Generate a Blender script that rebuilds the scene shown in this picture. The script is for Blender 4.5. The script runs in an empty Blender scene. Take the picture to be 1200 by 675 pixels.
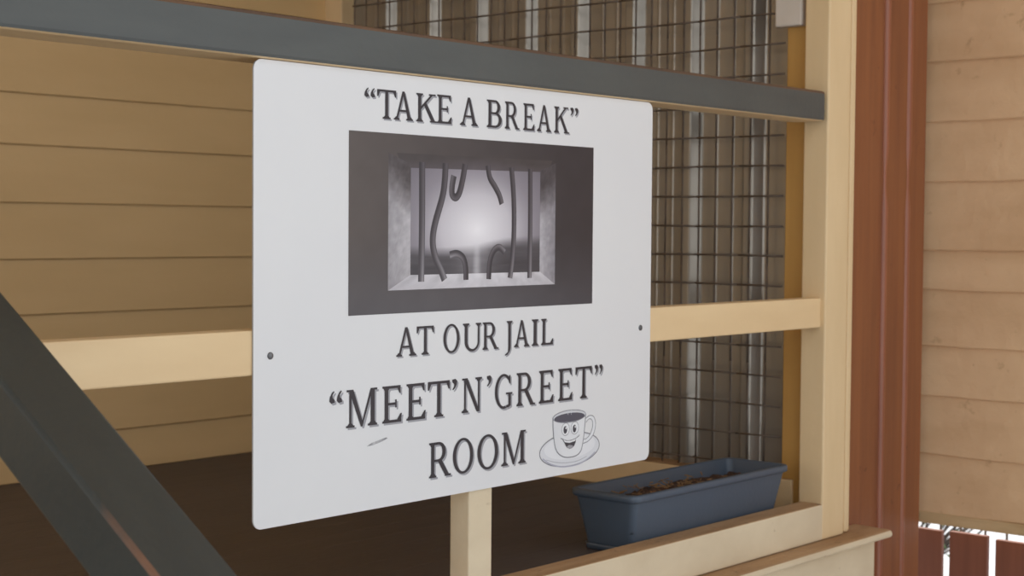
import bpy, bmesh, math, random
from mathutils import Vector, Matrix, noise as mnoise
random.seed(7)
scene = bpy.context.scene
COL = scene.collection

# ------------------------------------------------------------------ helpers
def lin(c):
    c = c / 255.0
    return c / 12.92 if c <= 0.04045 else ((c + 0.055) / 1.055) ** 2.4

def rgb(r, g, b):
    return (lin(r), lin(g), lin(b), 1.0)

def link(name, bm, mats, parent=None, smooth=False):
    me = bpy.data.meshes.new(name)
    bm.normal_update()
    bm.to_mesh(me)
    bm.free()
    if not isinstance(mats, (list, tuple)):
        mats = [mats]
    for m in mats:
        me.materials.append(m)
    if smooth:
        for p in me.polygons:
            p.use_smooth = True
    o = bpy.data.objects.new(name, me)
    COL.objects.link(o)
    if parent is not None:
        o.parent = parent
        o.matrix_parent_inverse = parent.matrix_world.inverted()
    return o

def tag(o, label, cat, group=None):
    o['label'] = label
    o['category'] = cat
    if group:
        o['group'] = group
    return o

def thing(name, label, cat, loc=(0, 0, 0)):
    o = bpy.data.objects.new(name, None)
    COL.objects.link(o)
    o.location = loc
    o.matrix_world = Matrix.Translation(loc)
    o.empty_display_size = 0.05
    return tag(o, label, cat)

def struct(o):
    o['kind'] = 'structure'
    return o

def box(x0, x1, y0, y1, z0, z1, bevel=0.003, seg=2, bm=None):
    own = bmesh.new()
    bmesh.ops.create_cube(own, size=1.0)
    for v in own.verts:
        v.co = Vector(((x0 + x1) / 2 + v.co.x * (x1 - x0), (y0 + y1) / 2 + v.co.y * (y1 - y0), (z0 + z1) / 2 + v.co.z * (z1 - z0)))
    if bevel > 0:
        bmesh.ops.bevel(own, geom=own.edges[:], offset=bevel, segments=seg, profile=0.5, affect='EDGES')
    if bm is None:
        return own
    me = bpy.data.meshes.new('tmp')
    own.to_mesh(me)
    own.free()
    bm.from_mesh(me)
    bpy.data.meshes.remove(me)
    return bm

def faces_by_normal(bm, fn):
    bm.normal_update()
    for f in bm.faces:
        f.material_index = fn(f)
    return bm

def prism(bm, pts, axis, a0, a1):
    """closed 2-D polygon extruded along an axis; pts in the two other axes (in xyz order)"""
    def co(p, a):
        return {'x': (a, p[0], p[1]), 'y': (p[0], a, p[1]), 'z': (p[0], p[1], a)}[axis]
    A = [bm.verts.new(co(p, a0)) for p in pts]
    B = [bm.verts.new(co(p, a1)) for p in pts]
    n = len(pts)
    for i in range(n):
        bm.faces.new((A[i], A[(i + 1) % n], B[(i + 1) % n], B[i]))
    bm.faces.new(A[::-1])
    bm.faces.new(B)
    bmesh.ops.recalc_face_normals(bm, faces=bm.faces[:])

def tube(bm, p, q, r, n=8):
    p, q = Vector(p), Vector(q)
    d = (q - p).normalized()
    u = d.orthogonal().normalized()
    w = d.cross(u)
    A, B = [], []
    for i in range(n):
        a = 2 * math.pi * i / n
        o = (u * math.cos(a) + w * math.sin(a)) * r
        A.append(bm.verts.new(p + o))
        B.append(bm.verts.new(q + o))
    for i in range(n):
        bm.faces.new((A[i], A[(i + 1) % n], B[(i + 1) % n], B[i]))
    bm.faces.new(A[::-1])
    bm.faces.new(B)

# ------------------------------------------------------------------ materials
def mat(name, c1, c2=None, rough=0.6, scale=(6, 6, 6), bump=0.0, bscale=60.0, metal=0.0, spec=0.4,
        spots=None, spot_scale=9.0, spot_lo=0.62, spot_hi=0.72, detail=4.0, fine=None):
    m = bpy.data.materials.new(name)
    m.use_nodes = True
    nt = m.node_tree
    N, L = nt.nodes, nt.links
    b = N['Principled BSDF']
    b.inputs['Roughness'].default_value = rough
    b.inputs['Metallic'].default_value = metal
    b.inputs['Specular IOR Level'].default_value = spec
    tc = N.new('ShaderNodeTexCoord')
    mp = N.new('ShaderNodeMapping')
    mp.inputs['Scale'].default_value = scale
    L.new(tc.outputs['Object'], mp.inputs['Vector'])
    nz = N.new('ShaderNodeTexNoise')
    nz.inputs['Scale'].default_value = 1.0
    nz.inputs['Detail'].default_value = detail
    L.new(mp.outputs['Vector'], nz.inputs['Vector'])
    rp = N.new('ShaderNodeMapRange')
    rp.inputs['From Min'].default_value = 0.3
    rp.inputs['From Max'].default_value = 0.7
    L.new(nz.outputs['Fac'], rp.inputs['Value'])
    mx = N.new('ShaderNodeMix')
    mx.data_type = 'RGBA'
    mx.inputs['A'].default_value = c1
    mx.inputs['B'].default_value = c2 if c2 else c1
    L.new(rp.outputs['Result'], mx.inputs['Factor'])
    out = mx.outputs['Result']
    if spots:
        n2 = N.new('ShaderNodeTexNoise')
        n2.inputs['Scale'].default_value = spot_scale
        n2.inputs['Detail'].default_value = 6.0
        n2.inputs['Roughness'].default_value = 0.65
        L.new(tc.outputs['Object'], n2.inputs['Vector'])
        r2 = N.new('ShaderNodeMapRange')
        r2.inputs['From Min'].default_value = spot_lo
        r2.inputs['From Max'].default_value = spot_hi
        L.new(n2.outputs['Fac'], r2.inputs['Value'])
        m2 = N.new('ShaderNodeMix')
        m2.data_type = 'RGBA'
        L.new(out, m2.inputs['A'])
        m2.inputs['B'].default_value = spots
        L.new(r2.outputs['Result'], m2.inputs['Factor'])
        out = m2.outputs['Result']
    L.new(out, b.inputs['Base Color'])
    if bump > 0:
        n3 = N.new('ShaderNodeTexNoise')
        n3.inputs['Scale'].default_value = bscale
        n3.inputs['Detail'].default_value = 5.0
        if fine:
            mp3 = N.new('ShaderNodeMapping')
            mp3.inputs['Scale'].default_value = fine
            L.new(tc.outputs['Object'], mp3.inputs['Vector'])
            L.new(mp3.outputs['Vector'], n3.inputs['Vector'])
        else:
            L.new(tc.outputs['Object'], n3.inputs['Vector'])
        bp = N.new('ShaderNodeBump')
        bp.inputs['Strength'].default_value = bump
        bp.inputs['Distance'].default_value = 0.004
        L.new(n3.outputs['Fac'], bp.inputs['Height'])
        L.new(bp.outputs['Normal'], b.inputs['Normal'])
    return m

CREAM = mat('cream_paint', rgb(226, 200, 158), rgb(218, 191, 148), 0.5, (14, 14, 3), 0.25, 40, spots=rgb(176, 146, 104), spot_scale=14, spot_lo=0.72, spot_hi=0.82)
CREAM_H = mat('cream_paint_rail', rgb(228, 200, 156), rgb(220, 190, 146), 0.5, (3, 14, 14), 0.2, 40)
CREAM_WORN = mat('cream_paint_worn', rgb(222, 206, 176), rgb(208, 190, 160), 0.6, (5, 9, 9), 0.4, 45, spots=rgb(150, 124, 92), spot_scale=26, spot_lo=0.66, spot_hi=0.78)
BOARD_IN = mat('ochre_board_paint', rgb(217, 184, 134), rgb(208, 175, 125), 0.55, (1.6, 8, 9), 0.25, 30, spots=rgb(120, 92, 56), spot_scale=22, spot_lo=0.75, spot_hi=0.8)
BOARD_OUT = mat('weathered_board_paint', rgb(224, 190, 150), rgb(208, 172, 132), 0.65, (6, 2.5, 9), 1.0, 22, spots=rgb(150, 112, 76), spot_scale=13, spot_lo=0.62, spot_hi=0.80)
CEIL = mat('ceiling_paint', rgb(226, 182, 108), rgb(218, 174, 100), 0.6, (2, 8, 8))
SILL = mat('worn_bare_timber', rgb(186, 152, 114), rgb(158, 124, 88), 0.8, (4, 26, 20), 0.7, 70, spots=rgb(104, 80, 58), spot_scale=40, spot_lo=0.62, spot_hi=0.74)
BARE = mat('bare_timber_edge', rgb(112, 84, 62), rgb(78, 62, 52), 0.7, (5, 30, 30), 0.4, 80)
UNDER = mat('tan_underside', rgb(186, 146, 98), rgb(160, 120, 78), 0.65, (4, 25, 25), 0.3, 60)
BATTEN = mat('tan_batten', rgb(206, 178, 136), rgb(178, 148, 106), 0.65, (25, 5, 25), 0.4, 60, spots=rgb(110, 90, 70), spot_scale=20, spot_lo=0.66, spot_hi=0.76)
GREY = mat('grey_rail_paint', rgb(80, 83, 81), rgb(72, 75, 74), 0.42, (5, 22, 22), 0.25, 50, spec=0.5)
GREY_D = mat('dark_grey_rail_paint', rgb(62, 65, 62), rgb(54, 57, 55), 0.4, (18, 5, 9), 0.2, 50, spec=0.5)
WORN_EDGE = mat('worn_rail_edge', rgb(62, 65, 62), rgb(54, 57, 55), 0.5, (3, 5, 5), 0.3, 70)
FLOOR = mat('dark_floor_paint', rgb(90, 81, 78), rgb(84, 75, 72), 0.55, (2.5, 14, 5), 0.2, 60)
GROUND = mat('pale_concrete', rgb(214, 216, 218), rgb(202, 204, 206), 0.9, (0.8, 0.8, 0.8), 0.2, 12)
RED = mat('red_timber_stain', rgb(148, 92, 56), rgb(126, 76, 48), 0.5, (30, 30, 1.6), 0.25, 40, spots=rgb(84, 46, 34), spot_scale=11, spot_lo=0.66, spot_hi=0.74, spec=0.5)
RED_B = mat('red_timber_bead', rgb(158, 96, 68), rgb(138, 82, 58), 0.35, (30, 30, 2), 0.1, 40, spec=0.6)
PICKET = mat('red_picket_paint', rgb(136, 86, 66), rgb(118, 73, 56), 0.6, (25, 25, 2), 0.2, 40)
GALV = mat('galvanised_sheet', rgb(166, 160, 150), rgb(152, 147, 138), 0.2, (9, 16, 1.2), 0.03, 20, metal=0.5, spec=0.6)
WIRE = mat('dark_wire', rgb(104, 92, 82), rgb(86, 75, 67), 0.6, (40, 40, 40))
PLANTER = mat('slate_blue_plastic', rgb(76, 88, 103), rgb(72, 84, 98), 0.42, (5, 5, 5), 0.08, 90, spec=0.5)
SOIL = mat('dry_potting_soil', rgb(92, 66, 48), rgb(46, 34, 28), 0.95, (60, 60, 60), 1.0, 120, spots=rgb(150, 108, 66), spot_scale=70, spot_lo=0.6, spot_hi=0.7)
STRAW = mat('dry_straw', rgb(150, 116, 76), rgb(104, 78, 52), 0.8, (40, 40, 40))
WHITE_T = mat('white_timber_paint', rgb(214, 206, 196), rgb(200, 190, 178), 0.55, (8, 8, 8), 0.2, 40)
PANEL = mat('sign_white_enamel', rgb(224, 224, 224), rgb(221, 221, 222), 0.3, (3, 3, 3), 0.02, 12, spec=0.45)
PANEL_EDGE = mat('sign_panel_edge', rgb(176, 176, 178), None, 0.4)
INK = mat('black_ink', rgb(58, 52, 56), rgb(50, 45, 50), 0.4, (4, 4, 4), spec=0.35)
INK_SH = mat('grey_ink', rgb(160, 159, 163), rgb(154, 154, 160), 0.4, (4, 4, 4), spec=0.35)
SCUFF = mat('scuff_grey', rgb(196, 196, 198), rgb(128, 128, 132), 0.6, (60, 60, 60))
SCREW = mat('dull_steel_screw', rgb(120, 120, 122), rgb(96, 96, 98), 0.4, (90, 90, 90), metal=0.7)
BLOCKC = mat('white_chip_paint', rgb(216, 208, 200), None, 0.7)
LEAF = mat('shrub_leaf', rgb(110, 130, 92), rgb(78, 98, 62), 0.6, (9, 9, 9))
TWIG = mat('twig_bark', rgb(96, 84, 76), rgb(70, 62, 58), 0.8, (20, 20, 20))

def wear(m, y_from, y_to, col):
    # bare timber showing along one worn stretch of the edge
    nt = m.node_tree
    N, L = nt.nodes, nt.links
    b = N['Principled BSDF']
    src = b.inputs['Base Color'].links[0].from_socket
    tc = N.new('ShaderNodeTexCoord')
    sp = N.new('ShaderNodeSeparateXYZ')
    L.new(tc.outputs['Object'], sp.inputs['Vector'])
    nz = N.new('ShaderNodeTexNoise')
    nz.inputs['Scale'].default_value = 26.0
    L.new(tc.outputs['Object'], nz.inputs['Vector'])
    ad = N.new('ShaderNodeMath')
    ad.operation = 'MULTIPLY_ADD'
    ad.inputs[1].default_value = 0.10
    L.new(nz.outputs['Fac'], ad.inputs[0])
    L.new(sp.outputs['Y'], ad.inputs[2])
    mr = N.new('ShaderNodeMapRange')
    mr.inputs['From Min'].default_value = y_from
    mr.inputs['From Max'].default_value = y_to
    L.new(ad.outputs['Value'], mr.inputs['Value'])
    mx = N.new('ShaderNodeMix')
    mx.data_type = 'RGBA'
    L.new(src, mx.inputs['A'])
    mx.inputs['B'].default_value = col
    L.new(mr.outputs['Result'], mx.inputs['Factor'])
    L.new(mx.outputs['Result'], b.inputs['Base Color'])
wear(WORN_EDGE, -0.42, -0.54, rgb(132, 92, 68))

def ink_material():
    m = bpy.data.materials.new('printed_ink')
    m.use_nodes = True
    nt = m.node_tree
    b = nt.nodes['Principled BSDF']
    b.inputs['Roughness'].default_value = 0.35
    b.inputs['Specular IOR Level'].default_value = 0.4
    a = nt.nodes.new('ShaderNodeAttribute')
    a.attribute_name = 'ink'
    nt.links.new(a.outputs['Color'], b.inputs['Base Color'])
    return m
PRINT = ink_material()

# ------------------------------------------------------------------ key levels (metres; z=0 is the sign's lower edge)
FZ = -0.215       # porch floor
GZ = -1.0         # ground
CZ = 2.05         # ceiling
BACK = 1.80       # back wall plane
RY = -0.8         # roof edge
ENDX = 1.77       # wire mesh plane
YS = 0.010        # front of the sign

# ------------------------------------------------------------------ weatherboard walls
def weatherboards(name, axis, plane, out, a0, a1, zs, m, jitter=0.0, lip=0.013, nseg=24, back=0.04):
    """boards run along `axis`; plane is the sheathing line, boards stand out by `lip` in the direction `out`"""
    bm = bmesh.new()
    for z0, z1 in zip(zs[:-1], zs[1:]):
        rows = []
        ph = random.random() * 50
        for i in range(nseg + 1):
            a = a0 + (a1 - a0) * i / nseg
            j = jitter * mnoise.noise(Vector((a * 6, ph, 0)))
            k = jitter * 0.8 * mnoise.noise(Vector((a * 4, ph, 9)))
            prof = [(-back, z0 + 0.004), (0.0, z0 + 0.004), (lip * 0.75 + k, z0 + j), (lip + k, z0 + 0.003 + j),
                    (lip * 0.6 + k, z0 + (z1 - z0) * 0.5), (0.002, z1 + 0.004), (-back, z1 + 0.004)]
            if axis == 'x':
                rows.append([bm.verts.new((a, plane + out * d, z)) for d, z in prof])
            else:
                rows.append([bm.verts.new((plane + out * d, a, z)) for d, z in prof])
        n = len(rows[0])
        for r, s in zip(rows[:-1], rows[1:]):
            for i in range(n):
                bm.faces.new((r[i], r[(i + 1) % n], s[(i + 1) % n], s[i]))
        bm.faces.new(rows[0][::-1])
        bm.faces.new(rows[-1])
    bmesh.ops.recalc_face_normals(bm, faces=bm.faces[:])
    return struct(link(name, bm, m))

zs_back = [FZ, -0.102, 0.085, 0.227, 0.374, 0.523, 0.675, 0.810]
while zs_back[-1] < CZ - 0.02:
    zs_back.append(min(CZ, zs_back[-1] + 0.149))
weatherboards('wall_back', 'x', BACK + 0.013, -1, -3.2, 1.90, zs_back, BOARD_IN, 0.0006)

RX = 2.40
zs_r = [-0.300, -0.139, 0.020, 0.155, 0.307, 0.415, 0.600, 0.762, 0.922]
while zs_r[-1] < CZ - 0.02:
    zs_r.append(min(CZ, zs_r[-1] + 0.158))
weatherboards('wall_right', 'y', RX + 0.013, -1, -1.7, 0.42, zs_r, BOARD_OUT, 0.004, nseg=60)
# batten under the lowest board of the right wall
bm = box(RX - 0.004, RX + 0.06, -1.7, 0.42, -0.328, -0.297, 0.004)
faces_by_normal(bm, lambda f: 0)
struct(link('trim_1', bm, [BATTEN]))

# ceiling, floor, ground (all plain shell)
bm = bmesh.new()
nb = 40
for i in range(nb):                       # lined ceiling boards with small grooves
    y0 = RY + (1.9 - RY) * i / nb
    y1 = RY + (1.9 - RY) * (i + 1) / nb
    box(-3.4, 2.62, y0 + 0.001, y1 - 0.001, CZ, CZ + 0.05, 0.003, 1, bm)
struct(link('ceiling', bm, CEIL))
bm = bmesh.new()
yy = 0.066
while yy < BACK:
    box(-3.0, 1.90, yy, min(yy + 0.0889, BACK + 0.01), FZ - 0.03, FZ, 0.0006, 1, bm)
    yy += 0.0892
struct(link('floor', bm, FLOOR))
bm = bmesh.new()
bmesh.ops.create_grid(bm, x_segments=8, y_segments=8, size=30)
for v in bm.verts:
    v.co.z = GZ
struct(link('ground', bm, GROUND))

# corner trim of the back wall (short post in the corner)
bm = box(1.782, 1.857, 1.728, BACK + 0.012, FZ, CZ, 0.004)
struct(link('trim_2', bm, CREAM))

# ------------------------------------------------------------------ end wall: ribbed metal sheet, sole plate, stud
bm = bmesh.new()
SX = ENDX + 0.065
prof = []
y = 0.12
ribs = [0.272 + 0.1895 * k for k in range(8)]
pts = [(SX, 0.10)]
for yc in ribs:
    yc = yc * 0.983
    pts += [(SX, yc - 0.032), (SX - 0.026, yc - 0.011), (SX - 0.026, yc + 0.014), (SX, yc + 0.030)]
    for q in (0.062, 0.110):              # two shallow swages in every pan
        pts += [(SX, yc + q - 0.006), (SX - 0.0014, yc + q), (SX, yc + q + 0.006)]
pts.append((SX, BACK - 0.005))
# rounded corners of the profile
def soften(P, r=0.004):
    out = [P[0]]
    for a, b, c in zip(P[:-2], P[1:-1], P[2:]):
        A, B, C = Vector(a), Vector(b), Vector(c)
        d0, d1 = (A - B), (C - B)
        k0, k1 = min(r, d0.length * 0.4), min(r, d1.length * 0.4)
        p0, p1 = B + d0.normalized() * k0, B + d1.normalized() * k1
        for t in (0, 0.33, 0.67, 1):
            out.append(tuple(p0 * (1 - t) ** 2 + B * 2 * t * (1 - t) + p1 * t * t))
    out.append(P[-1])
    return out
pts = soften(pts)
pb = [(x + 0.0012, y) for x, y in pts]
zt = [-0.14, CZ]
cols = []
for (x, y) in pts:
    cols.append([bm.verts.new((x, y, z)) for z in zt])
for a, b in zip(cols[:-1], cols[1:]):
    bm.faces.new((a[0], a[1], b[1], b[0]))
bmesh.ops.recalc_face_normals(bm, faces=bm.faces[:])
ms = link('wall_side', bm, GALV)
so = ms.modifiers.new('sheet', 'SOLIDIFY')
so.thickness = 0.0012
struct(ms)

bm = box(ENDX - 0.012, ENDX + 0.075, 0.10, 1.728, FZ, -0.140, 0.003)
faces_by_normal(bm, lambda f: 1 if f.normal.z > 0.9 else 0)
struct(link('trim_3', bm, [CREAM_H, SILL]))
bm = box(ENDX - 0.004, ENDX + 0.085, 0.072, 0.134, FZ, CZ, 0.003)
struct(link('trim_4', bm, mat('ochre_stud_paint', rgb(196, 152, 84), rgb(184, 140, 74), 0.55, (20, 20, 2), 0.2, 40)))

WR = 0.0025
# welded wire mesh in front of the sheet
t = thing('wire_mesh_panel', 'dark welded wire mesh panel fixed in front of ribbed grey metal sheeting', 'wire mesh', (ENDX, 0.85, -0.13))
yv = 0.189 * 0.985
while yv < 1.66:
    bm = bmesh.new()
    wob = [(ENDX + 0.002 * mnoise.noise(Vector((yv * 9, k, 0))), yv + 0.002 * mnoise.noise(Vector((yv * 9, k, 5)))) for k in range(9)]
    for k in range(8):
        za, zb = -0.135 + (CZ + 0.13) * k / 8, -0.135 + (CZ + 0.13) * (k + 1) / 8
        tube(bm, (wob[k][0], wob[k][1], za), (wob[k + 1][0], wob[k + 1][1], zb), WR, 6)
    link('vertical_wire', bm, WIRE, t, True)
    yv += 0.0507
zh = 0.992 - 0.0737 * 15
while zh < CZ:
    bm = bmesh.new()
    prev = None
    for k in range(13):
        yk = 0.140 + (1.66 - 0.140) * k / 12
        p = (ENDX - 0.004, yk, zh + 0.004 * mnoise.noise(Vector((yk * 3, zh * 7, 2))))
        if prev:
            tube(bm, prev, p, WR, 6)
        prev = p
    link('horizontal_wire', bm, WIRE, t, True)
    zh += 0.0737

# small white block at the head of the stud
tag(link('mounting_block', box(ENDX - 0.030, ENDX + 0.0, 0.080, 0.155, 0.955, 1.20, 0.005), WHITE_T),
    'white painted block fixed at the top of the stud beside the wire mesh', 'block')

# ------------------------------------------------------------------ balustrade
bal = thing('timber_balustrade', 'cream timber balustrade with a grey top rail carrying the white sign', 'balustrade', (0.6, 0.03, GZ))
# hand rail: grey paint, bare worn top arris, tan underside
bm = box(-0.574, 1.7185, 0.0, 0.088, 0.722, 0.792, 0.0065)
def hr(f):
    n = f.normal
    if n.z < -0.8:
        return 2
    if 0.2 < n.z < 0.97 and n.y < -0.2:
        return 1
    return 0
faces_by_normal(bm, hr)
link('hand_rail', bm, [GREY, BARE, CREAM_H], bal)['label'] = 'grey painted top rail with a bare worn upper edge'
bm = box(-0.574, 1.735, 0.0135, 0.056, 0.236, 0.306, 0.003)
link('mid_rail', bm, CREAM_H, bal)
bm = box(-0.574, 1.735, 0.0, 0.062, -0.270, -0.184, 0.004)
faces_by_normal(bm, lambda f: 1 if f.normal.z > 0.6 else 0)
link('bottom_rail', bm, [CREAM_WORN, SILL], bal)['label'] = 'cream bottom rail with a dirty bare timber top'
bm = box(0.503, 0.565, 0.014, 0.061, -0.184, 0.236, 0.003)
link('baluster', bm, CREAM_WORN, bal)
bm = bmesh.new()
box(1.732, 1.836, 0.0, 0.066, -0.270, CZ, 0.004, 2, bm)
box(1.8355, 1.852, 0.010, 0.066, -0.270, CZ, 0.003, 2, bm)
box(1.851, 1.874, 0.005, 0.066, -0.270, CZ, 0.006, 3, bm)
link('end_post', bm, CREAM, bal)
bm = box(-0.66, -0.575, 0.0, 0.078, -0.270, 0.80, 0.004)
link('newel_post', bm, CREAM, bal)

# ledge (moulded sill board) with its fascia below
led = thing('timber_ledge', 'cream ledge with worn brown top running under the balustrade', 'ledge', (0.65, -0.02, GZ))
bm = bmesh.new()
pr = [(0.045, -0.2705), (-0.048, -0.272), (-0.054, -0.274), (-0.058, -0.279), (-0.058, -0.285), (-0.054, -0.290), (-0.047, -0.292), (0.045, -0.292)]
prism(bm, pr, 'x', -0.67, 1.975)
faces_by_normal(bm, lambda f: 1 if f.normal.z > 0.9 else 0)
link('sill_board', bm, [CREAM_WORN, SILL], led)
bm = bmesh.new()
z = -0.292
while z > GZ + 0.01:
    z2 = max(GZ, z - 0.18)
    box(-0.66, 1.928, -0.036, 0.045, z2, z - 0.0015, 0.003, 2, bm)
    z = z2
link('fascia_board', bm, CREAM_WORN, led)

# ------------------------------------------------------------------ stair rail in the foreground
st = thing('stair_handrail', 'dark grey sloping stair rail in the near left foreground', 'handrail', (-0.55, -1.4, GZ))
bm = box(0.03, 1.62, -0.046, 0.046, -0.077, 0.0, 0.0055, 3)
ang = math.atan2(0.620, 1.0)
M = Matrix(((0, 1, 0, -0.554), (-math.cos(ang), 0, -math.sin(ang), -0.012), (-math.sin(ang), 0, math.cos(ang), 0.462), (0, 0, 0, 1)))
for v in bm.verts:
    v.co = M @ v.co
if M.determinant() < 0:
    bmesh.ops.reverse_faces(bm, faces=bm.faces[:])
sl = Vector((0, -math.sin(ang), math.cos(ang)))
bm.normal_update()
for f in bm.faces:
    f.material_index = 0
    if f.normal.x < -0.25 and f.normal.dot(sl) > 0.25:
        f.material_index = 1
link('rail', bm, [GREY_D, WORN_EDGE], st)
link('newel_post', box(-0.60, -0.51, -1.44, -1.35, GZ, -0.28, 0.004), GREY_D, st)

# plain stair flight beside the rail (below the frame)
stair = thing('timber_stair', 'timber stair going down from the porch beside the stair rail', 'stair', (-1.2, -0.6, GZ))
for k in range(4):
    zt_ = FZ - 0.157 * (k + 1)
    link('tread', box(-1.9, -0.70, -0.30 * (k + 1) - 0.06, -0.30 * k - 0.06, zt_ - 0.04, zt_, 0.004), FLOOR, stair)
for xx in (-1.94, -0.70):
    bm = bmesh.new()
    prism(bm, [(-0.06, FZ - 0.03), (-1.30, GZ + 0.02), (-1.30, GZ), (-0.9, GZ), (-0.06, FZ - 0.42)], 'x', xx, xx + 0.035)
    link('stringer', bm, CREAM_WORN, stair)

# ------------------------------------------------------------------ red corner post with two beads
rp_ = thing('red_timber_post', 'red stained boarded timber post between cream post and weatherboard wall', 'post', (2.16, 0.1, GZ))
PY = 0.052
for x0, x1, dy in ((1.930, 2.122, 0.004), (2.122, 2.246, 0.0), (2.246, 2.352, 0.002)):
    bm = box(x0, x1 - 0.001, PY + dy, 0.20, GZ, CZ, 0.004)
    link('board', bm, RED, rp_)
for xb in (2.122, 2.246):
    bm = bmesh.new()
    n = 10
    ring = []
    ks = 60
    for k in range(ks + 1):
        zz = GZ + (CZ - GZ) * k / ks
        r = 0.0105 + 0.0015 * mnoise.noise(Vector((xb * 7, zz * 2.3, 1)))
        if k in (31, 32) or k in (43,):
            r *= 0.55
        ring.append([bm.verts.new((xb + r * 1.15 * math.cos(math.pi * i / n), PY + 0.004 - r * math.sin(math.pi * i / n), zz)) for i in range(n + 1)])
    for a, b in zip(ring[:-1], ring[1:]):
        for i in range(n):
            bm.faces.new((a[i], a[i + 1], b[i + 1], b[i]))
    bmesh.ops.recalc_face_normals(bm, faces=bm.faces[:])
    link('bead', bm, RED_B, rp_, True)

# ------------------------------------------------------------------ picket fence behind, wire fence, garden
fence = thing('picket_fence', 'red picket fence standing under the weatherboard wall', 'fence', (2.53, -0.4, GZ))
y = 0.172
k = 0
while y > -1.7:
    bm = box(2.505, 2.523, y - 0.110, y, GZ + 0.03, -0.366 + 0.003 * math.sin(k * 2.1), 0.003)
    link('picket', bm, PICKET, fence)
    y -= 0.1325
    k += 1
for zr in (-0.55, -0.86):
    link('fence_rail', box(2.524, 2.56, -1.75, 0.30, zr - 0.035, zr + 0.035, 0.003), PICKET, fence)
for yp in (0.25, -1.72):
    link('fence_post', box(2.56, 2.62, yp - 0.03, yp + 0.03, GZ, -0.42, 0.003), PICKET, fence)

wf = thing('wire_fence', 'thin wire fence behind the red pickets', 'fence', (3.1, 0.0, GZ))
bm = bmesh.new()
for i in range(40):
    yy = -1.6 + i * 0.075
    tube(bm, (3.1, yy, GZ), (3.1, yy + 0.01 * math.sin(i * 3.3), 0.1), 0.004, 6)
for zz in (-0.9, -0.66, -0.43, -0.2, 0.0):
    tube(bm, (3.1, -1.65, zz), (3.1, 1.4, zz), 0.004, 6)
link('wires', bm, WIRE, wf, True)
link('fence_post', box(3.08, 3.14, 1.37, 1.43, GZ, 0.15, 0.004), TWIG, wf)
link('fence_post', box(3.08, 3.14, -1.72, -1.66, GZ, 0.15, 0.004), TWIG, wf)

shr = thing('shrub', 'loose twiggy shrub in the bright garden seen between the red pickets', 'shrub', (4.6, 1.2, GZ))
bt, bl = bmesh.new(), bmesh.new()
rs = random.Random(3)
for i in range(40):
    b0 = Vector((4.6, 1.2, GZ))
    d = Vector((rs.uniform(-0.4, 0.4), rs.uniform(-1.7, 1.7), 1.0))
    p, r = b0, 0.0055
    for k in range(5):
        q = p + d * rs.uniform(0.13, 0.2) + Vector((rs.uniform(-0.05, 0.05), rs.uniform(-0.05, 0.05), 0))
        tube(bt, p, q, r, 5)
        for m_ in range(2):
            c = p.lerp(q, rs.random()) + Vector((rs.uniform(-0.08, 0.08), rs.uniform(-0.08, 0.08), rs.uniform(-0.04, 0.04)))
            a = Vector((rs.uniform(-1, 1), rs.uniform(-1, 1), rs.uniform(-0.6, 0.6))).normalized()
            w_ = a.orthogonal().normalized()
            l_ = rs.uniform(0.016, 0.03)
            vs_ = [bl.verts.new(c + a * l_ * x_ + w_ * l_ * y_ * 0.45) for x_, y_ in ((-1, 0), (-0.3, 0.8), (0.4, 0.7), (1, 0), (0.4, -0.7), (-0.3, -0.8))]
            bl.faces.new(vs_)
        p, r = q, r * 0.78
link('twigs', bt, TWIG, shr)
link('foliage', bl, LEAF, shr)

# ------------------------------------------------------------------ sign
sign = thing('sign', 'white rectangular sign about a jail break room screwed to the balustrade', 'sign', (0.513, YS, 0.0))
SX0, SZ0, SW, SH = 0.0066, -0.0025, 1.0345, 0.7235
bm = bmesh.new()
R = 0.016
loop = []
for cx, cz, a0 in ((SW - R, SH - R, 0), (R, SH - R, 90), (R, R, 180), (SW - R, R, 270)):
    for i in range(9):
        a = math.radians(a0 + 90 * i / 8)
        loop.append((SX0 + cx + R * math.cos(a), SZ0 + cz + R * math.sin(a)))
prism(bm, loop, 'y', YS, YS + 0.003)
faces_by_normal(bm, lambda f: 0 if abs(f.normal.y) > 0.5 else 1)
link('panel', bm, [PANEL, PANEL_EDGE], sign)

L0 = YS - 0.00025
# --- serif lettering
ST, HR, SF = 0.135, 0.075, 0.055
def arc(cx, cy, rxo, ryo, rxi, ryi, a0, a1, n=18, dx=0.0):
    out = []
    for i in range(n):
        p, q = math.radians(a0 + (a1 - a0) * i / n), math.radians(a0 + (a1 - a0) * (i + 1) / n)
        out.append([(cx + rxo * math.cos(p), cy + ryo * math.sin(p)), (cx + rxo * math.cos(q), cy + ryo * math.sin(q)),
                    (cx + dx + rxi * math.cos(q), cy + ryi * math.sin(q)), (cx + dx + rxi * math.cos(p), cy + ryi * math.sin(p))])
    return out
def R4(x0, y0, x1, y1):
    return [(x0, y0), (x1, y0), (x1, y1), (x0, y1)]
def foot(xa, xb, y, up, l=0.085, r=0.085):
    """slab serif with brackets under a stem xa..xb"""
    s = 1 if up else -1
    return [R4(xa - l, min(y, y + s * SF), xb + r, max(y, y + s * SF)),
            [(xa - l * 0.6, y + s * SF), (xb + r * 0.6, y + s * SF), (xb, y + s * 0.12), (xa, y + s * 0.12)]]
def stem(xa, w=ST, y0=0.0, y1=1.0, lt=0.085, rt=0.085, lb=0.085, rb=0.085):
    o = [R4(xa, y0, xa + w, y1)]
    o += foot(xa, xa + w, y0, True, lb, rb)
    o += foot(xa, xa + w, y1, False, lt, rt)
    return o
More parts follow.
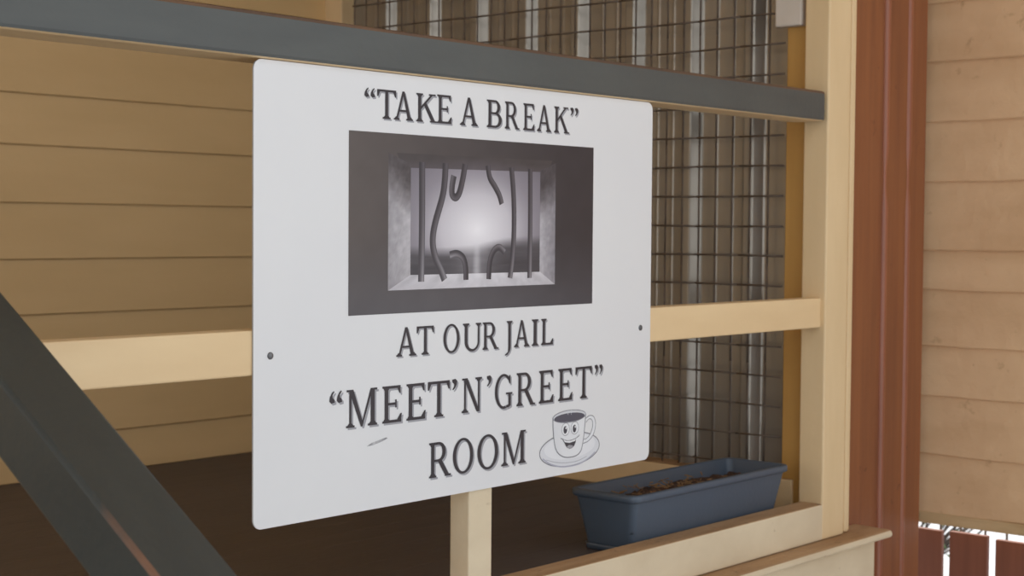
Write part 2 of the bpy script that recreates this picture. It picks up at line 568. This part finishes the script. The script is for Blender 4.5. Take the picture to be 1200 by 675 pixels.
def E_bars(x, w, mid=True, top=True):
    o = []
    if top:
        o += [R4(x, 1 - HR, x + w, 1), [(x + w - 0.01, 1), (x + w - 0.12, 1 - HR), (x + w - 0.045, 1 - HR - 0.14), (x + w, 1 - HR - 0.14)]]
    if mid:
        o += [R4(x, 0.475, x + w * 0.72, 0.545), [(x + w * 0.72 - 0.055, 0.40), (x + w * 0.72, 0.40), (x + w * 0.72, 0.62), (x + w * 0.72 - 0.055, 0.62)]]
    o += [R4(x, 0, x + w + 0.03, HR), [(x + w + 0.01, 0), (x + w - 0.13, HR), (x + w, HR + 0.16), (x + w + 0.05, HR + 0.16)]]
    return o
def comma(x, flip=False):
    pts = [(0.0, 1.0), (0.10, 1.02), (0.155, 0.96), (0.14, 0.85), (0.085, 0.745), (0.03, 0.695), (0.01, 0.72), (0.06, 0.80), (0.065, 0.87), (0.01, 0.92)]
    if flip:
        pts = [(0.16 - a, 1.02 + 0.69 - b) for a, b in pts]
    return [[(x + a, b) for a, b in pts]]
def glyph(ch):
    if ch == 'T':
        return [R4(0, 1 - HR, 0.86, 1), [(0, 1), (0.13, 1 - HR), (0.045, 0.76), (0, 0.76)], [(0.86, 1), (0.73, 1 - HR), (0.815, 0.76), (0.86, 0.76)],
                R4(0.3625, 0, 0.4975, 1)] + foot(0.3625, 0.4975, 0, True, 0.11, 0.11)
    if ch == 'A':
        return [[(0.10, 0.0), (0.19, 0.0), (0.50, 0.90), (0.47, 1.0), (0.43, 1.0)], [(0.72, 0.0), (0.89, 0.0), (0.545, 1.0), (0.43, 1.0)],
                R4(0.24, 0.29, 0.74, 0.36)] + foot(0.10, 0.19, 0, True, 0.10, 0.10) + foot(0.73, 0.89, 0, True, 0.10, 0.09)
    if ch == 'K':
        return stem(0.085) + [[(0.20, 0.42), (0.20, 0.53), (0.66, 0.97), (0.76, 0.97)], [(0.34, 0.60), (0.44, 0.70), (0.86, 0.03), (0.69, 0.03)]] + \
            [R4(0.57, 1 - SF, 0.88, 1), R4(0.62, 0, 0.95, SF)]
    if ch == 'E':
        return stem(0.085) + E_bars(0.15, 0.53)
    if ch == 'L':
        return stem(0.085) + E_bars(0.15, 0.50, False, False)
    if ch == 'B':
        return stem(0.085, rt=0, rb=0) + [R4(0.15, 1 - HR, 0.40, 1), R4(0.15, 0, 0.42, HR), R4(0.15, 0.49, 0.42, 0.56)] + \
            arc(0.40, 0.745, 0.27, 0.255, 0.13, 0.185, -90, 90) + arc(0.42, 0.28, 0.33, 0.28, 0.18, 0.205, -90, 90)
    if ch == 'R':
        return stem(0.085, rt=0) + [R4(0.15, 1 - HR, 0.40, 1), R4(0.15, 0.44, 0.42, 0.51)] + arc(0.40, 0.72, 0.30, 0.28, 0.155, 0.205, -90, 90) + \
            [[(0.36, 0.47), (0.52, 0.49), (0.84, 0.03), (0.67, 0.03)], R4(0.66, 0, 0.92, SF)]
    if ch == 'O':
        return arc(0.46, 0.5, 0.46, 0.52, 0.315, 0.45, 0, 360, 40)
    if ch == 'U':
        return [R4(0.085, 0.33, 0.085 + ST, 1), R4(0.72, 0.33, 0.80, 1)] + foot(0.085, 0.22, 1, False) + foot(0.72, 0.80, 1, False, 0.10, 0.09) + \
            arc(0.4425, 0.34, 0.3575, 0.36, 0.25, 0.275, 180, 360, 24, dx=0.028)
    if ch == 'J':
        return [R4(0.17, -0.02, 0.305, 1)] + foot(0.17, 0.305, 1, False) + \
            [[(0.17, 0.0), (0.305, 0.0), (0.26, -0.13), (0.15, -0.20)], [(0.26, -0.13), (0.15, -0.24), (0.0, -0.29), (0.0, -0.24), (0.15, -0.15)]]
    if ch == 'I':
        return stem(0.085)
    if ch == 'M':
        return [R4(0.115, 0, 0.195, 1), R4(0.885, 0, 1.03, 1), [(0.10, 1), (0.26, 1), (0.60, 0.12), (0.53, 0.0)], [(0.53, 0.0), (0.59, 0.0), (0.96, 1), (0.88, 1)],
                R4(0.02, 1 - SF, 0.24, 1), R4(0.90, 1 - SF, 1.12, 1)] + foot(0.115, 0.195, 0, True, 0.11, 0.11) + foot(0.885, 1.03, 0, True, 0.10, 0.09)
    if ch == 'N':
        return [R4(0.115, 0, 0.195, 1), R4(0.76, 0, 0.84, 1), [(0.10, 1), (0.27, 1), (0.84, 0.0), (0.70, 0.0)], R4(0.02, 1 - SF, 0.25, 1)] + \
            foot(0.115, 0.195, 0, True, 0.11, 0.11) + foot(0.76, 0.84, 1, False, 0.12, 0.11)
    if ch == 'G':
        return arc(0.47, 0.5, 0.47, 0.52, 0.325, 0.445, 48, 285, 36) + \
            [[(0.59, 0.0), (0.59, 0.07), (0.72, 0.10), (0.72, 0.44), (0.85, 0.44), (0.85, 0.06), (0.72, 0.01)], R4(0.59, 0.40, 0.93, 0.455),
             [(0.76, 0.97), (0.82, 0.97), (0.82, 0.72), (0.77, 0.72), (0.70, 0.86)]]
    if ch == 'q':
        return comma(0)
    if ch == 'rq':
        return comma(0) + comma(0.21)
    if ch == 'lq':
        return comma(0, True) + comma(0.21, True)

TEXT = [
 ('first_text_line', [('lq', 0.238, 0.262, 0.645, 0.693), ('T', 0.267, 0.311, 0.645, 0.693), ('A', 0.306, 0.351, 0.645, 0.693), ('K', 0.359, 0.41, 0.645, 0.693), ('E', 0.41, 0.447, 0.645, 0.694), ('A', 0.468, 0.514, 0.645, 0.694), ('B', 0.538, 0.578, 0.645, 0.694), ('R', 0.587, 0.627, 0.645, 0.694), ('E', 0.638, 0.67, 0.645, 0.694), ('A', 0.677, 0.718, 0.645, 0.694), ('K', 0.727, 0.772, 0.645, 0.694), ('rq', 0.775, 0.799, 0.645, 0.694)]),
 ('second_text_line', [('A', 0.314, 0.362, 0.248, 0.297), ('T', 0.363, 0.405, 0.248, 0.297), ('O', 0.429, 0.47, 0.248, 0.297), ('U', 0.479, 0.527, 0.248, 0.297), ('R', 0.531, 0.574, 0.248, 0.297), ('J', 0.592, 0.612, 0.248, 0.297), ('A', 0.617, 0.66, 0.248, 0.297), ('I', 0.667, 0.686, 0.248, 0.297), ('L', 0.694, 0.73, 0.248, 0.297)]),
 ('third_text_line', [('lq', 0.163, 0.191, 0.138, 0.2), ('M', 0.2, 0.27, 0.138, 0.2), ('E', 0.282, 0.328, 0.138, 0.2), ('E', 0.339, 0.386, 0.138, 0.2), ('T', 0.391, 0.446, 0.138, 0.2), ('q', 0.452, 0.465, 0.139, 0.2), ('N', 0.477, 0.53, 0.139, 0.2), ('q', 0.543, 0.556, 0.139, 0.2), ('G', 0.565, 0.613, 0.139, 0.2), ('R', 0.625, 0.678, 0.139, 0.2), ('E', 0.689, 0.732, 0.139, 0.2), ('E', 0.746, 0.789, 0.139, 0.2), ('T', 0.798, 0.849, 0.139, 0.2), ('rq', 0.858, 0.883, 0.139, 0.2)]),
 ('fourth_text_line', [('R', 0.395, 0.45, 0.033, 0.094), ('O', 0.455, 0.508, 0.033, 0.094), ('O', 0.519, 0.575, 0.033, 0.094), ('M', 0.584, 0.652, 0.033, 0.094)]),
]
def put(bm, poly, x0, x1, z0, z1, w, xm, y, dx=0.0, dz=0.0):  # overlapping strokes sit microns apart
    vs = [bm.verts.new((x0 + (px - xm) / w * (x1 - x0) + dx, y, z0 + pz * (z1 - z0) + dz)) for px, pz in poly]
    try:
        bm.faces.new(vs)
    except ValueError:
        pass
for nm, items in TEXT:
    words, prev = [[]], None
    for it in items:                      # one part per printed word
        if prev is not None and it[1] - prev > 0.0155 and it[0] not in ('q', 'rq') and lastc not in ('q', 'lq') and nm in ('first_text_line', 'second_text_line'):
            words.append([])
        words[-1].append(it)
        prev, lastc = it[2], it[0]
    for word in words:
        bt, bs = bmesh.new(), bmesh.new()
        for ch, xa, xb, za, zb in word:
            g = glyph(ch)
            xs = [p[0] for poly in g for p in poly]
            xm, w = min(xs), max(xs) - min(xs)
            for i, poly in enumerate(g):
                put(bt, poly, xa, xb, za, zb, w, xm, L0 - 0.00035 - 7e-6 * i)
                put(bs, poly, xa, xb, za, zb, w, xm, L0 - 5e-6 * i, (zb - za) * 0.065, -(zb - za) * 0.055)
        ob = link('lettering', bt, INK, sign)
        link('letter_shadow', bs, INK_SH, ob)

# --- printed pictures: flat ink polygons with their own printed colours
class Ink:
    def __init__(s):
        s.v, s.f, s.c = [], [], []
        s.lay = 0
    def y(s):
        return L0 - 0.00003 * s.lay
    def poly(s, pts, cols):
        n = len(s.v)
        s.v += [(x, s.y(), z) for x, z in pts]
        if isinstance(cols, tuple):
            cols = [cols] * len(pts)
        s.c += cols
        s.f.append(tuple(range(n, n + len(pts))))
    def grid(s, A, B, C, D, nu, nv, fn):
        """A,B,C,D: corners (u0v0, u1v0, u1v1, u0v1); fn(u,v,x,z) -> sRGB"""
        n = len(s.v)
        for j in range(nv + 1):
            for i in range(nu + 1):
                u, v = i / nu, j / nv
                x = (A[0] * (1 - u) + B[0] * u) * (1 - v) + (D[0] * (1 - u) + C[0] * u) * v
                z = (A[1] * (1 - u) + B[1] * u) * (1 - v) + (D[1] * (1 - u) + C[1] * u) * v
                s.v.append((x, s.y(), z))
                s.c.append(fn(u, v, x, z))
        for j in range(nv):
            for i in range(nu):
                a = n + j * (nu + 1) + i
                s.f.append((a, a + 1, a + nu + 2, a + nu + 1))
    def stroke(s, P, w, cols, closed=False, sub=6):
        """smooth line through P, width w (float or fn of t); cols: across-width list of sRGB or fn(t)->list"""
        P = [Vector(p) for p in P]
        if closed:
            P = P + P[:3]
            rng = range(0, len(P) - 3)
            get = lambda i: P[i % (len(P) - 2)] if False else P[i]
        Q = []
        n = len(P)
        if closed:
            m = n - 3
            base = P[:m]
            for i in range(m):
                a, b, c, d = base[i - 1], base[i], base[(i + 1) % m], base[(i + 2) % m]
                for k in range(sub):
                    t = k / sub
                    Q.append(0.5 * ((2 * b) + (c - a) * t + (2 * a - 5 * b + 4 * c - d) * t * t + (3 * b - a - 3 * c + d) * t ** 3))
            Q.append(Q[0].copy())
        else:
            for i in range(n - 1):
                a, b, c, d = P[max(i - 1, 0)], P[i], P[i + 1], P[min(i + 2, n - 1)]
                for k in range(sub):
                    t = k / sub
                    Q.append(0.5 * ((2 * b) + (c - a) * t + (2 * a - 5 * b + 4 * c - d) * t * t + (3 * b - a - 3 * c + d) * t ** 3))
            Q.append(P[-1])
        m = len(Q)
        n0 = len(s.v)
        K = None
        for i, q in enumerate(Q):
            if closed and (i == 0 or i == m - 1):
                d = Q[1] - Q[-2]
            else:
                d = Q[min(i + 1, m - 1)] - Q[max(i - 1, 0)]
            d = d.normalized() if d.length > 1e-9 else Vector((1, 0))
            nn = Vector((-d.y, d.x))
            t = i / (m - 1)
            ww = w(t) if callable(w) else w
            cc = cols(t) if callable(cols) else cols
            K = len(cc)
            for j in range(K):
                f = (j / (K - 1) - 0.5) if K > 1 else 0
                p = q + nn * ww * f
                s.v.append((p.x, s.y(), p.y))
                s.c.append(cc[j])
        for i in range(m - 1):
            for j in range(K - 1):
                a = n0 + i * K + j
                s.f.append((a, a + 1, a + K + 1, a + K))
    def build(s, name, parent):
        me = bpy.data.meshes.new(name)
        me.from_pydata(s.v, [], s.f)
        at = me.color_attributes.new('ink', 'FLOAT_COLOR', 'POINT')
        for i, c in enumerate(s.c):
            at.data[i].color = rgb(*[max(0, min(255, k)) for k in c[:3]])
        me.materials.append(PRINT)
        o = bpy.data.objects.new(name, me)
        COL.objects.link(o)
        o.parent = parent
        o.matrix_parent_inverse = parent.matrix_world.inverted()
        return o

def mixc(a, b, t):
    t = max(0.0, min(1.0, t))
    return tuple(p * (1 - t) + q * t for p, q in zip(a, b))
def nzv(x, z, f=60, k=0):
    return mnoise.fractal(Vector((x * f, z * f, k)), 1.0, 2.0, 4)

jp = Ink()
PX0, PX1, PZ0, PZ1 = 0.204, 0.848, 0.321, 0.622
def bgc(u, v, x, z):
    c = mixc((88, 79, 76), (54, 48, 52), u * 1.15)
    c = mixc(c, (74, 72, 78), max(0, 0.45 - v) * 1.6)
    g = math.exp(-(((x - 0.50) / 0.30) ** 2 + ((z - 0.335) / 0.05) ** 2)) * 12
    n = nzv(x, z, 26) * 3
    return tuple(k + g + n for k in c)
jp.grid((PX0, PZ0), (PX1, PZ0), (PX1, PZ1), (PX0, PZ1), 56, 30, bgc)
jp.lay += 1
OL, OR_, OB, OT = 0.294, 0.733, 0.360, 0.585
IL, IR, IB, IT = 0.347, 0.688, 0.385, 0.566
# lintel in the recess top
jp.grid((IL - 0.02, 0.562), (IR + 0.02, 0.566), (OR_ - 0.01, 0.592), (OL + 0.02, 0.590), 30, 6,
        lambda u, v, x, z: tuple(k + nzv(x, z, 50) * 5 for k in mixc((98, 90, 97), bgc(0.5, 0.9, x, z), v * 0.9 + 0.1 + abs(u - 0.5) * 0.8)))
jp.lay += 1
# left and right reveals
def reveal_l(u, v, x, z):
    base = mixc((150, 146, 150), (196, 192, 196), u * 0.6 + (0.25 - abs(v - 0.35)) * 0.6)
    sh = max(0.0, v - 0.62 - (1 - u) * 0.05 + u * 0.10) * 3.2
    c = mixc(base, (78, 71, 73), sh)
    n = nzv(x, z, 70, 3) * 16 + nzv(x, z, 180, 8) * 8
    return tuple(k + n for k in c)
jp.grid((OL, OB), (IL, IB), (IL, 0.572), (OL, 0.590), 18, 50, reveal_l)
def reveal_r(u, v, x, z):
    base = mixc((178, 174, 179), (134, 130, 136), u)
    sh = max(0.0, v - 0.62 + (1 - u) * 0.14) * 3.2
    c = mixc(base, (70, 64, 68), sh)
    n = nzv(x, z, 70, 5) * 14 + nzv(x, z, 180, 2) * 8
    return tuple(k + n for k in c)
jp.grid((IR, IB), (OR_, OB + 0.001), (OR_, 0.588), (IR, 0.572), 16, 50, reveal_r)
jp.lay += 1
# sill
jp.grid((OL, OB), (OR_, OB + 0.001), (IR, IB + 0.001), (IL, IB), 60, 8,
        lambda u, v, x, z: tuple(k + nzv(x, z, 90, 6) * 9 - 26 * max(0, math.sin(u * 36)) * v for k in mixc((186, 182, 187), (214, 211, 215), v * 0.6 + (0.5 - abs(u - 0.5)))))
jp.lay += 1
# sky and sea behind the bars
def horizon(x):
    u = (x - IL) / (IR - IL)
    return 0.436 + 0.020 * max(0.0, (u - 0.45) / 0.55) ** 1.2 - 0.004 * math.sin(u * 7)
def skyc(u, v, x, z):
    gx, gz = 0.515, 0.462
    d = math.sqrt(((x - gx) / 0.155) ** 2 + ((z - gz) / 0.105) ** 2)
    c = mixc((240, 237, 240), (166, 160, 168), d * 0.95)
    c = mixc(c, (104, 98, 107), (d - 0.6) * 0.95)
    h = horizon(x)
    if z < h:
        t = min(1.0, (h - z) / 0.018)
        sea = mixc((92, 88, 93), (70, 66, 71), min(1, (h - z) / 0.04))
        hl = math.exp(-((x - 0.512) / 0.045) ** 2) * (0.75 - 0.25 * min(1, (h - z) / 0.05))
        rf = math.exp(-((x - 0.514) / 0.014) ** 2) * 0.8
        sea = mixc(sea, (196, 193, 197), max(hl * 0.75, rf))
        band = 10 * nzv(x * 0.25, z * 4, 40, 4)
        c = mixc(c, tuple(k + band for k in sea), t)
    return c
jp.grid((IL, IB), (IR, IB), (IR, IT + 0.004), (IL, IT), 90, 54, skyc)
jp.lay += 1
def bar(pts, w, light=0.0, tip=None):
    def cols(t):
        a = 1.0 - t if tip == 'start' else t
        lo = light * a ** 1.6
        return [mixc((62, 56, 61), (96, 92, 97), lo), mixc((86, 80, 86), (160, 156, 160), lo), mixc((74, 68, 74), (118, 114, 119), lo), mixc((50, 45, 50), (78, 73, 79), lo), mixc((58, 52, 58), (78, 74, 80), lo)][::-1]
    jp.stroke(pts, w, cols)
    jp.lay += 1
# printed bars across the opening, straight and bent
bar([(0.374, 0.577), (0.3745, 0.475), (0.373, 0.373)], 0.0150, 0.9)
bar([(0.432, 0.577), (0.4305, 0.55), (0.425, 0.52), (0.406, 0.471), (0.401, 0.441), (0.408, 0.414), (0.422, 0.392), (0.431, 0.375)], 0.0150, 0.8)
bar([(0.482, 0.577), (0.476, 0.551), (0.468, 0.528), (0.459, 0.5185), (0.4495, 0.523), (0.449, 0.538), (0.4535, 0.556)], 0.0140, 0.25)
bar([(0.486, 0.374), (0.485, 0.396), (0.478, 0.413), (0.462, 0.4205), (0.444, 0.418)], 0.0130, 0.9)
bar([(0.542, 0.577), (0.547, 0.556), (0.561, 0.540), (0.573, 0.525), (0.580, 0.509)], 0.0125, 0.3)
bar([(0.546, 0.374), (0.549, 0.405), (0.559, 0.4245), (0.574, 0.431), (0.589, 0.422)], 0.0125, 0.7)
bar([(0.606, 0.576), (0.613, 0.518), (0.614, 0.456), (0.610, 0.41), (0.604, 0.375)], 0.0130, 0.7)
bar([(0.659, 0.575), (0.660, 0.477), (0.659, 0.374)], 0.0125, 0.8)
jp.build('jail_picture', sign)['label'] = 'grey printed picture of a barred opening with bent bars'

cp = Ink()
G1, G2, G3 = (128, 128, 133), (196, 197, 201), (96, 94, 104)
def out(pts, w=0.0016, c=G1, closed=False):
    cp.stroke(pts, w, [c, c], closed)
    cp.lay += 1
def ell(cx, cz, rx, rz, c, n=24):
    cp.poly([(cx + rx * math.cos(2 * math.pi * i / n), cz + rz * math.sin(2 * math.pi * i / n)) for i in range(n)], c)
    cp.lay += 1
cp.lay += 0
ell(0.784, 0.0445, 0.091, 0.0315, (214, 215, 219), 40)
ell(0.784, 0.049, 0.078, 0.0235, (224, 225, 228), 40)
sa = [(0.784 + 0.091 * math.cos(2 * math.pi * i / 16), 0.0440 + 0.0320 * math.sin(2 * math.pi * i / 16)) for i in range(16)]
out(sa, 0.0021, (122, 122, 128), True)
out([(0.702, 0.034), (0.723, 0.0225), (0.75, 0.0145), (0.776, 0.0118), (0.809, 0.0125), (0.838, 0.0195), (0.862, 0.031)], 0.0026, (168, 168, 182))
out([(0.712, 0.031), (0.74, 0.0235), (0.77, 0.0195), (0.805, 0.019), (0.835, 0.025)], 0.0012, (164, 164, 170))
# handle
h1 = [(0.831, 0.099), (0.843, 0.1035), (0.855, 0.101), (0.862, 0.09), (0.861, 0.077), (0.854, 0.064), (0.84, 0.0545), (0.823, 0.051)]
h2 = [(0.832, 0.091), (0.841, 0.097), (0.850, 0.095), (0.8535, 0.086), (0.851, 0.076), (0.844, 0.066), (0.834, 0.060), (0.826, 0.059)]
mid = [((a[0] + b[0]) / 2, (a[1] + b[1]) / 2) for a, b in zip(h1, h2)]
cp.stroke(mid, 0.0085, [(224, 225, 228)] * 2)
cp.lay += 1
out(h1, 0.0016); out(h2, 0.0013)
body = [(0.731, 0.109), (0.732, 0.087), (0.735, 0.065), (0.74, 0.049), (0.75, 0.038), (0.767, 0.0305), (0.788, 0.0285), (0.805, 0.0305), (0.816, 0.037), (0.821, 0.047), (0.826, 0.069), (0.831, 0.108), (0.811, 0.117), (0.783, 0.119), (0.752, 0.117)]
cp.poly(body, [(214, 215, 218) if i < 5 else (224, 225, 227) for i in range(len(body))])
cp.lay += 1
out(body[:12], 0.0021, (124, 124, 130))
ell(0.781, 0.1075, 0.0495, 0.0115, (206, 207, 211), 32)
out([(0.781 + 0.0495 * math.cos(2 * math.pi * i / 14), 0.1075 + 0.0115 * math.sin(2 * math.pi * i / 14)) for i in range(14)], 0.0015, (134, 134, 142), True)
ell(0.781, 0.1055, 0.0465, 0.0085, (84, 82, 94), 32)
for xx in (0.776, 0.786):
    out([(xx, 0.1105), (xx + 0.0005, 0.116), (xx - 0.001, 0.121)], 0.0014, (206, 207, 211))
for ex in (0.769, 0.797):
    ell(ex, 0.0838, 0.0122, 0.0125, (118, 118, 124))
    ell(ex, 0.0838, 0.0112, 0.0115, (228, 229, 231))
    ell(ex - 0.001, 0.0825, 0.0056, 0.0074, (70, 68, 76))
    ell(ex + 0.0012, 0.0858, 0.0019, 0.0022, (232, 232, 234))
out([(0.754, 0.0675), (0.759, 0.0662), (0.77, 0.0622), (0.785, 0.061), (0.801, 0.0638), (0.812, 0.069)], 0.0014, (110, 110, 116))
cp.poly([(0.759, 0.066), (0.766, 0.057), (0.772, 0.049), (0.780, 0.045), (0.788, 0.0455), (0.795, 0.049), (0.800, 0.056), (0.801, 0.0635), (0.785, 0.0605), (0.77, 0.0615)], (64, 61, 68))
cp.lay += 1
cp.poly([(0.762, 0.0652), (0.766, 0.0595), (0.780, 0.0565), (0.798, 0.0585), (0.8005, 0.0630), (0.785, 0.0604), (0.77, 0.0614)], (226, 227, 229))
cp.lay += 1
cp.poly([(0.772, 0.0500), (0.780, 0.0455), (0.788, 0.0460), (0.793, 0.0490), (0.788, 0.0515), (0.779, 0.0525)], (156, 155, 160))
cp.build('cup_drawing', sign)['label'] = 'printed drawing of a steaming smiling coffee cup on a saucer'

bm = bmesh.new()
vs = [bm.verts.new((x, L0 - 0.0001, z)) for x, z in ((0.246, 0.1035), (0.262, 0.1045), (0.282, 0.1085), (0.295, 0.1125), (0.292, 0.1145), (0.275, 0.1115), (0.258, 0.1085))]
bm.faces.new(vs)
link('scuff_mark', bm, SCUFF, sign)
for sx, sz in ((0.040, 0.2655), (1.007, 0.267)):
    bm = bmesh.new()
    n = 16
    rings = []
    for r, dy in ((0.0058, 0.0), (0.0056, 0.0012), (0.0040, 0.0022), (0.0016, 0.0024)):
        rings.append([bm.verts.new((sx + r * math.cos(2 * math.pi * i / n), YS - dy, sz + r * math.sin(2 * math.pi * i / n))) for i in range(n)])
    for a, b in zip(rings[:-1], rings[1:]):
        for i in range(n):
            bm.faces.new((a[i], a[(i + 1) % n], b[(i + 1) % n], b[i]))
    bm.faces.new(rings[-1])
    bmesh.ops.recalc_face_normals(bm, faces=bm.faces[:])
    link('screw', bm, SCREW, sign, True)

# ------------------------------------------------------------------ planter trough
pcx, pcy = 1.350, 0.132
pt = thing('planter_box', 'slate blue plastic trough planter with dry soil on the porch floor', 'planter', (pcx, pcy, FZ))
def rrect(hx, hy, r, z, n=6):
    o = []
    for sx, sy, a0 in ((1, 1, 0), (-1, 1, 90), (-1, -1, 180), (1, -1, 270)):
        for i in range(n + 1):
            a = math.radians(a0 + 90 * i / n)
            o.append((pcx + sx * (hx - r) + r * math.cos(a), pcy + sy * (hy - r) + r * math.sin(a), z))
    return o
def loft(loops, cap0=True, cap1=True):
    bm = bmesh.new()
    Ls = [[bm.verts.new(p) for p in l] for l in loops]
    n = len(Ls[0])
    for a, b in zip(Ls[:-1], Ls[1:]):
        for i in range(n):
            bm.faces.new((a[i], a[(i + 1) % n], b[(i + 1) % n], b[i]))
    if cap0:
        bm.faces.new(Ls[0][::-1])
    if cap1:
        bm.faces.new(Ls[-1])
    bmesh.ops.recalc_face_normals(bm, faces=bm.faces[:])
    return bm
T_ = -0.085
B_ = FZ + 0.008
bw, bd = 0.280, 0.062
tw, td = 0.302, 0.083
def lerp(t):
    return bw + (tw - bw) * t, bd + (td - bd) * t
loops = []
for t_, dz in ((0, 0.0), (0.03, 0.0), (0.06, 0.0), (0.5, 0), (0.84, 0), (0.865, 0)):
    a, b = lerp(t_)
    k = 0.004 if t_ == 0 else 0
    loops.append(rrect(a - k, b - k, 0.016, B_ + (T_ - B_) * t_ * 1.0))
loops += [rrect(tw - 0.001, td - 0.001, 0.018, T_ - 0.016), rrect(tw + 0.004, td + 0.004, 0.022, T_ - 0.0155), rrect(tw + 0.0065, td + 0.0065, 0.024, T_ - 0.013),
          rrect(tw + 0.0065, td + 0.0065, 0.024, T_ - 0.003), rrect(tw + 0.004, td + 0.004, 0.022, T_), rrect(tw - 0.003, td - 0.003, 0.018, T_),
          rrect(tw - 0.006, td - 0.006, 0.016, T_ - 0.004), rrect(tw - 0.012, td - 0.012, 0.014, T_ - 0.06), rrect(tw - 0.016, td - 0.016, 0.012, T_ - 0.085)]
bm = loft(loops)
tro = link('trough', bm, PLANTER, pt, True)
# drip tray
bm = loft([rrect(bw - 0.012, bd - 0.006, 0.014, FZ), rrect(bw + 0.004, bd + 0.001, 0.016, FZ + 0.001), rrect(bw + 0.008, bd + 0.003, 0.018, FZ + 0.014),
           rrect(bw + 0.006, bd + 0.0015, 0.017, FZ + 0.015), rrect(bw + 0.001, bd - 0.001, 0.015, FZ + 0.008)])
link('drip_tray', bm, PLANTER, pt, True)
# soil
bm = bmesh.new()
NX, NY = 120, 28
gx, gy = tw - 0.012, td - 0.013
vv = []
for j in range(NY + 1):
    row = []
    for i in range(NX + 1):
        x, y = -gx + 2 * gx * i / NX, -gy + 2 * gy * j / NY
        h = 0.010 * mnoise.fractal(Vector((x * 22, y * 22, 1)), 1.0, 2.0, 4) + 0.010 * math.cos(y / gy * 1.4) * math.exp(-((x + 0.05) / 0.22) ** 2) + 0.004 * mnoise.noise(Vector((x * 120, y * 120, 4)))
        row.append(bm.verts.new((pcx + x, pcy + y, T_ - 0.036 + h)))
    vv.append(row)
for j in range(NY):
    for i in range(NX):
        bm.faces.new((vv[j][i], vv[j][i + 1], vv[j + 1][i + 1], vv[j + 1][i]))
link('soil', bm, SOIL, pt)
bm = bmesh.new()
for i in range(90):
    x = random.gauss(-0.06, 0.13)
    y = random.uniform(-gy * 0.8, gy * 0.8)
    if abs(x) > gx * 0.93:
        continue
    z = T_ - 0.026 + 0.010 * math.exp(-((x + 0.05) / 0.22) ** 2) + random.uniform(-0.003, 0.006)
    a = random.uniform(0, math.pi)
    l = random.uniform(0.003, 0.011)
    tilt = random.uniform(-0.4, 0.4)
    d = Vector((math.cos(a), math.sin(a), tilt)) * l
    c = Vector((pcx + x, pcy + y, z))
    tube(bm, c - d, c + d, random.uniform(0.0007, 0.0016), 5)
ob = link('dry_litter', bm, STRAW, pt)
ob['kind'] = 'stuff'

# ------------------------------------------------------------------ light
w = bpy.data.worlds.new('World')
scene.world = w
w.use_nodes = True
nt = w.node_tree
bg = nt.nodes['Background']
tc = nt.nodes.new('ShaderNodeTexCoord')
sp = nt.nodes.new('ShaderNodeSeparateXYZ')
nt.links.new(tc.outputs['Generated'], sp.inputs['Vector'])
cr = nt.nodes.new('ShaderNodeValToRGB')
cr.color_ramp.elements[0].position = 0.0
cr.color_ramp.elements[0].color = (1.0, 0.995, 0.98, 1)
cr.color_ramp.elements[1].position = 0.8
cr.color_ramp.elements[1].color = (0.58, 0.64, 0.73, 1)
nt.links.new(sp.outputs['Z'], cr.inputs['Fac'])
nt.links.new(cr.outputs['Color'], bg.inputs['Color'])
bg.inputs['Strength'].default_value = 1.6
sun = bpy.data.lights.new('sun', 'SUN')
sun.energy = 6.0
sun.angle = math.radians(0.6)
sun.color = (1.0, 0.94, 0.86)
so_ = bpy.data.objects.new('sun', sun)
COL.objects.link(so_)
d = Vector((-0.45, -0.55, -0.72))
so_.rotation_euler = d.to_track_quat('-Z', 'Y').to_euler()
so_.location = (3, 4, 6)

# ------------------------------------------------------------------ camera
f, yaw, pitch, roll = 1825.52256, 0.712939232, 0.0382387580, 0.00761492363
F = Vector((math.cos(yaw) * math.cos(pitch), math.sin(yaw) * math.cos(pitch), -math.sin(pitch)))
Rv = F.cross(Vector((0, 0, 1))).normalized()
U = Rv.cross(F)
R2 = math.cos(roll) * Rv + math.sin(roll) * U
U2 = -math.sin(roll) * Rv + math.cos(roll) * U
cam = bpy.data.cameras.new('camera')
cam.sensor_width = 36.0
cam.lens = f / 1200.0 * 36.0
cam.clip_start = 0.02
co = bpy.data.objects.new('camera', cam)
COL.objects.link(co)
mw = Matrix((R2, U2, -F)).transposed().to_4x4()
mw.translation = Vector((-1.53398825, -1.84432912, 0.465190722))
co.matrix_world = mw
cam.dof.use_dof = True
cam.dof.focus_distance = 2.55
cam.dof.aperture_fstop = 8.0
scene.camera = co

vs = scene.view_settings
vs.view_transform = 'Standard'
vs.look = 'None'
vs.gamma = 1.0
vs.use_curve_mapping = False
vs.exposure = -0.26
scene.cycles.max_bounces = 10
scene.cycles.diffuse_bounces = 6
scene.cycles.use_denoising = True
